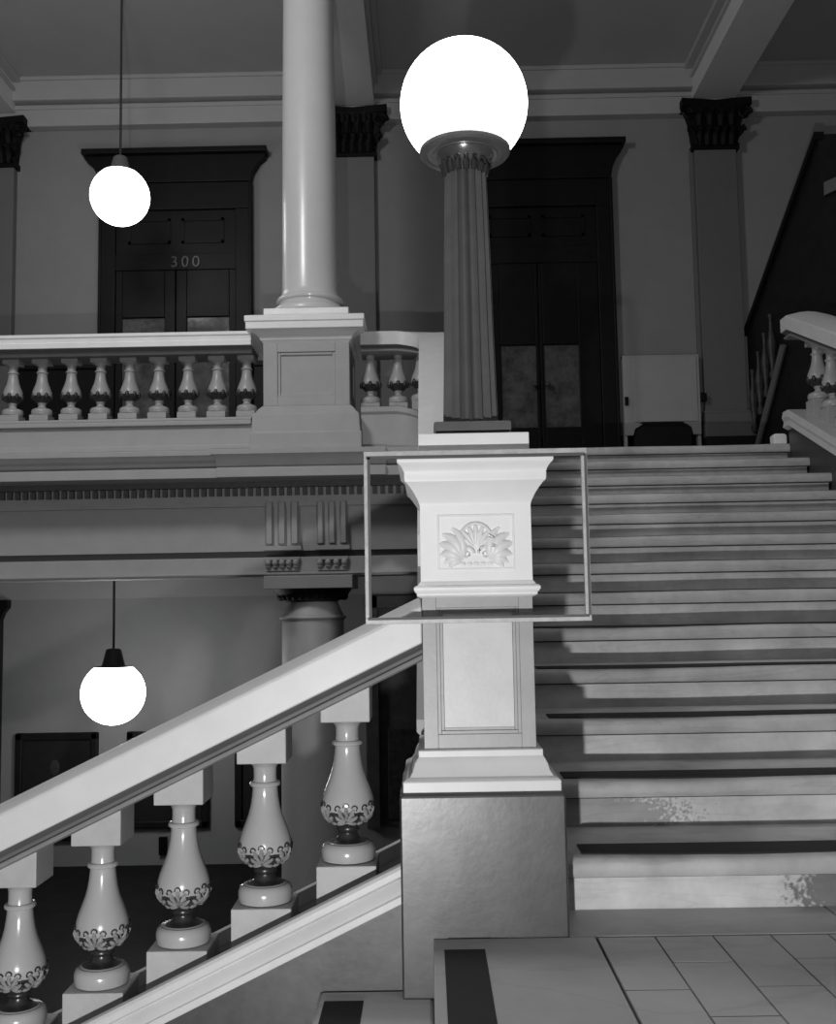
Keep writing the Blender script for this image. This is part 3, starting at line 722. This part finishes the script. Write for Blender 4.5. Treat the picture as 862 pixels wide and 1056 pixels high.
# ------------------------------------------------------------------ lower hall
LZ = -1.69
struct(B(-9, 6, 3.2, WY+.3, LZ-.1, LZ).build('floor_lower', M['hallfloor'], smooth=0))
struct(B(-9, 6, WY, WY+.3, LZ, 1.75).build('wall_lower', M['walll'], smooth=0))
struct(MB().box(-9, 6, WY-.05, WY, 1.08, 1.75).build('trim_6', M['trim'], smooth=0))
pl = thing('pilaster', (-4.80, WY, LZ), 'dark pilaster edge in the lower hall at the left picture edge', 'pilaster', 'wall pilasters')
MB().box(-5.0, -4.50, WY-.1, WY, LZ, .86).build('shaft', M['dark2'], pl, smooth=0)
MB().prism([(-5.05, WY-.16, .86), (-4.48, WY-.16, .86), (-4.45, WY-.16, .94), (-4.40, WY-.16, 1.0), (-4.40, WY-.16, 1.075), (-5.05, WY-.16, 1.075)], (0, .1, 0)).build('capital', M['dark'], pl, smooth=0)

def picture(x0, x1, z0, z1, label, face=True):
    p = thing('framed_portrait', ((x0+x1)/2, WY, z0), label, 'picture', 'portraits in the lower hall')
    y = WY-.06
    MB().box(x0, x0+.08, y, WY, z0, z1).box(x1-.08, x1, y, WY, z0, z1).box(x0, x1, y, WY, z0, z0+.08).box(x0, x1, y, WY, z1-.08, z1).build('frame', M['dark2'], p, smooth=0, bevel=.015)
    B(x0+.07, x1-.07, y+.025, WY-.005, z0+.07, z1-.07).build('canvas', M['paint'], p, smooth=0)
    cv = p.children[-1]
    xm = (x0+x1)/2
    f = MB().ell((xm-.02, y+.026, z1-.36), .055, .004, .085)
    f.ell((xm+.0, y+.027, z1-.60), .035, .003, .10); f.ell((xm+.10, y+.027, z1-.78), .05, .003, .03)
    f.build('painted_face', M['face'], cv)
    return p
picture(-4.34, -3.47, -1.42, -.315, 'leftmost dark framed portrait in the lower hall, faint face showing above the sloping rail')
picture(-3.17, -2.31, -1.31, -.315, 'middle dark framed portrait in the lower hall, seen below the rail between balusters')
picture(-2.04, -1.20, -1.31, -.315, 'right-hand dark framed portrait in the lower hall, left of the lower column')
d3 = shell('wall_shade_door', (-.1, WY, LZ))  # dark door shape standing in for a shadowed stretch of wall
MB().box(-.66, -.52, WY-.12, WY, LZ+.35, 1.06).box(-.66, .6, WY-.12, WY, .92, 1.06).box(.46, .6, WY-.12, WY, LZ, 1.06).build('surround', M['hallshade'], d3, smooth=0, bevel=.01)
MB().box(-.52, .46, WY-.05, WY, LZ+.38, .92).build('leaf', M['hallshade'], d3, smooth=0)
MB().box(-.44, .38, WY-.08, WY-.05, -1.25, -.33).build('panel', M['walnut'], d3.children[-1], smooth=0, bevel=.01)
tag(B(-2.83, -2.745, WY-.05, WY, -1.58, -1.40).build('outlet_box', M['dark'], None, bevel=.005), 'small dark box low on the lower hall wall, under the middle portrait', 'outlet box')

# ------------------------------------------------------------------ light
w = bpy.data.worlds.new('World'); SC.world = w; w.use_nodes = True
nt = w.node_tree; bg = nt.nodes['Background']; bg.inputs[1].default_value = 1.0
tc = nt.nodes.new('ShaderNodeTexCoord'); sp = nt.nodes.new('ShaderNodeSeparateXYZ'); rp = nt.nodes.new('ShaderNodeValToRGB')
nt.links.new(tc.outputs['Generated'], sp.inputs[0]); nt.links.new(sp.outputs['Z'], rp.inputs['Fac']); nt.links.new(rp.outputs['Color'], bg.inputs[0])
e = rp.color_ramp.elements                                             # the atrium's skylight: bright overhead, dim at the sides
e[0].position = 0.2; e[0].color = (.035, .035, .035, 1)
e[1].position = 1.0; e[1].color = (.36, .36, .36, 1)

ld = bpy.data.lights.new('floor_lamp', 'POINT'); ld.energy = 430; ld.shadow_soft_size = .035
lo = bpy.data.objects.new('photographers_lamp', ld); lo.location = (-.39, -.8, .03); COL.objects.link(lo)

ad = bpy.data.lights.new('atrium_lamp', 'POINT'); ad.energy = 310; ad.shadow_soft_size = .45
ao = bpy.data.objects.new('atrium_lamp', ad); ao.location = (-2.6, 4.5, 5.45); COL.objects.link(ao)

# ------------------------------------------------------------------ camera
F_PX, TILT, YAW, ROLL = 1086.435, .0903163, .0074675, .0171985
cd = bpy.data.cameras.new('camera'); cam = bpy.data.objects.new('camera', cd); COL.objects.link(cam)
cd.sensor_fit = 'HORIZONTAL'; cd.sensor_width = 36; cd.lens = F_PX/862*36; cd.clip_end = 100; cd.clip_start = .05
fw = Vector((-math.sin(YAW)*math.cos(TILT), math.cos(YAW)*math.cos(TILT), math.sin(TILT)))
rt = Vector((math.cos(YAW), math.sin(YAW), 0)); up = rt.cross(fw)
r2 = rt*math.cos(ROLL)-up*math.sin(ROLL); u2 = up*math.cos(ROLL)+rt*math.sin(ROLL)
mw = Matrix((r2, u2, -fw)).transposed().to_4x4(); mw.translation = (0, 0, .92751)
cam.matrix_world = mw
SC.camera = cam
SC.view_settings.view_transform = 'Standard'; SC.view_settings.look = 'None'
SC.view_settings.exposure = 0; SC.view_settings.gamma = 1; SC.view_settings.use_curve_mapping = False
SC.cycles.use_denoising = True
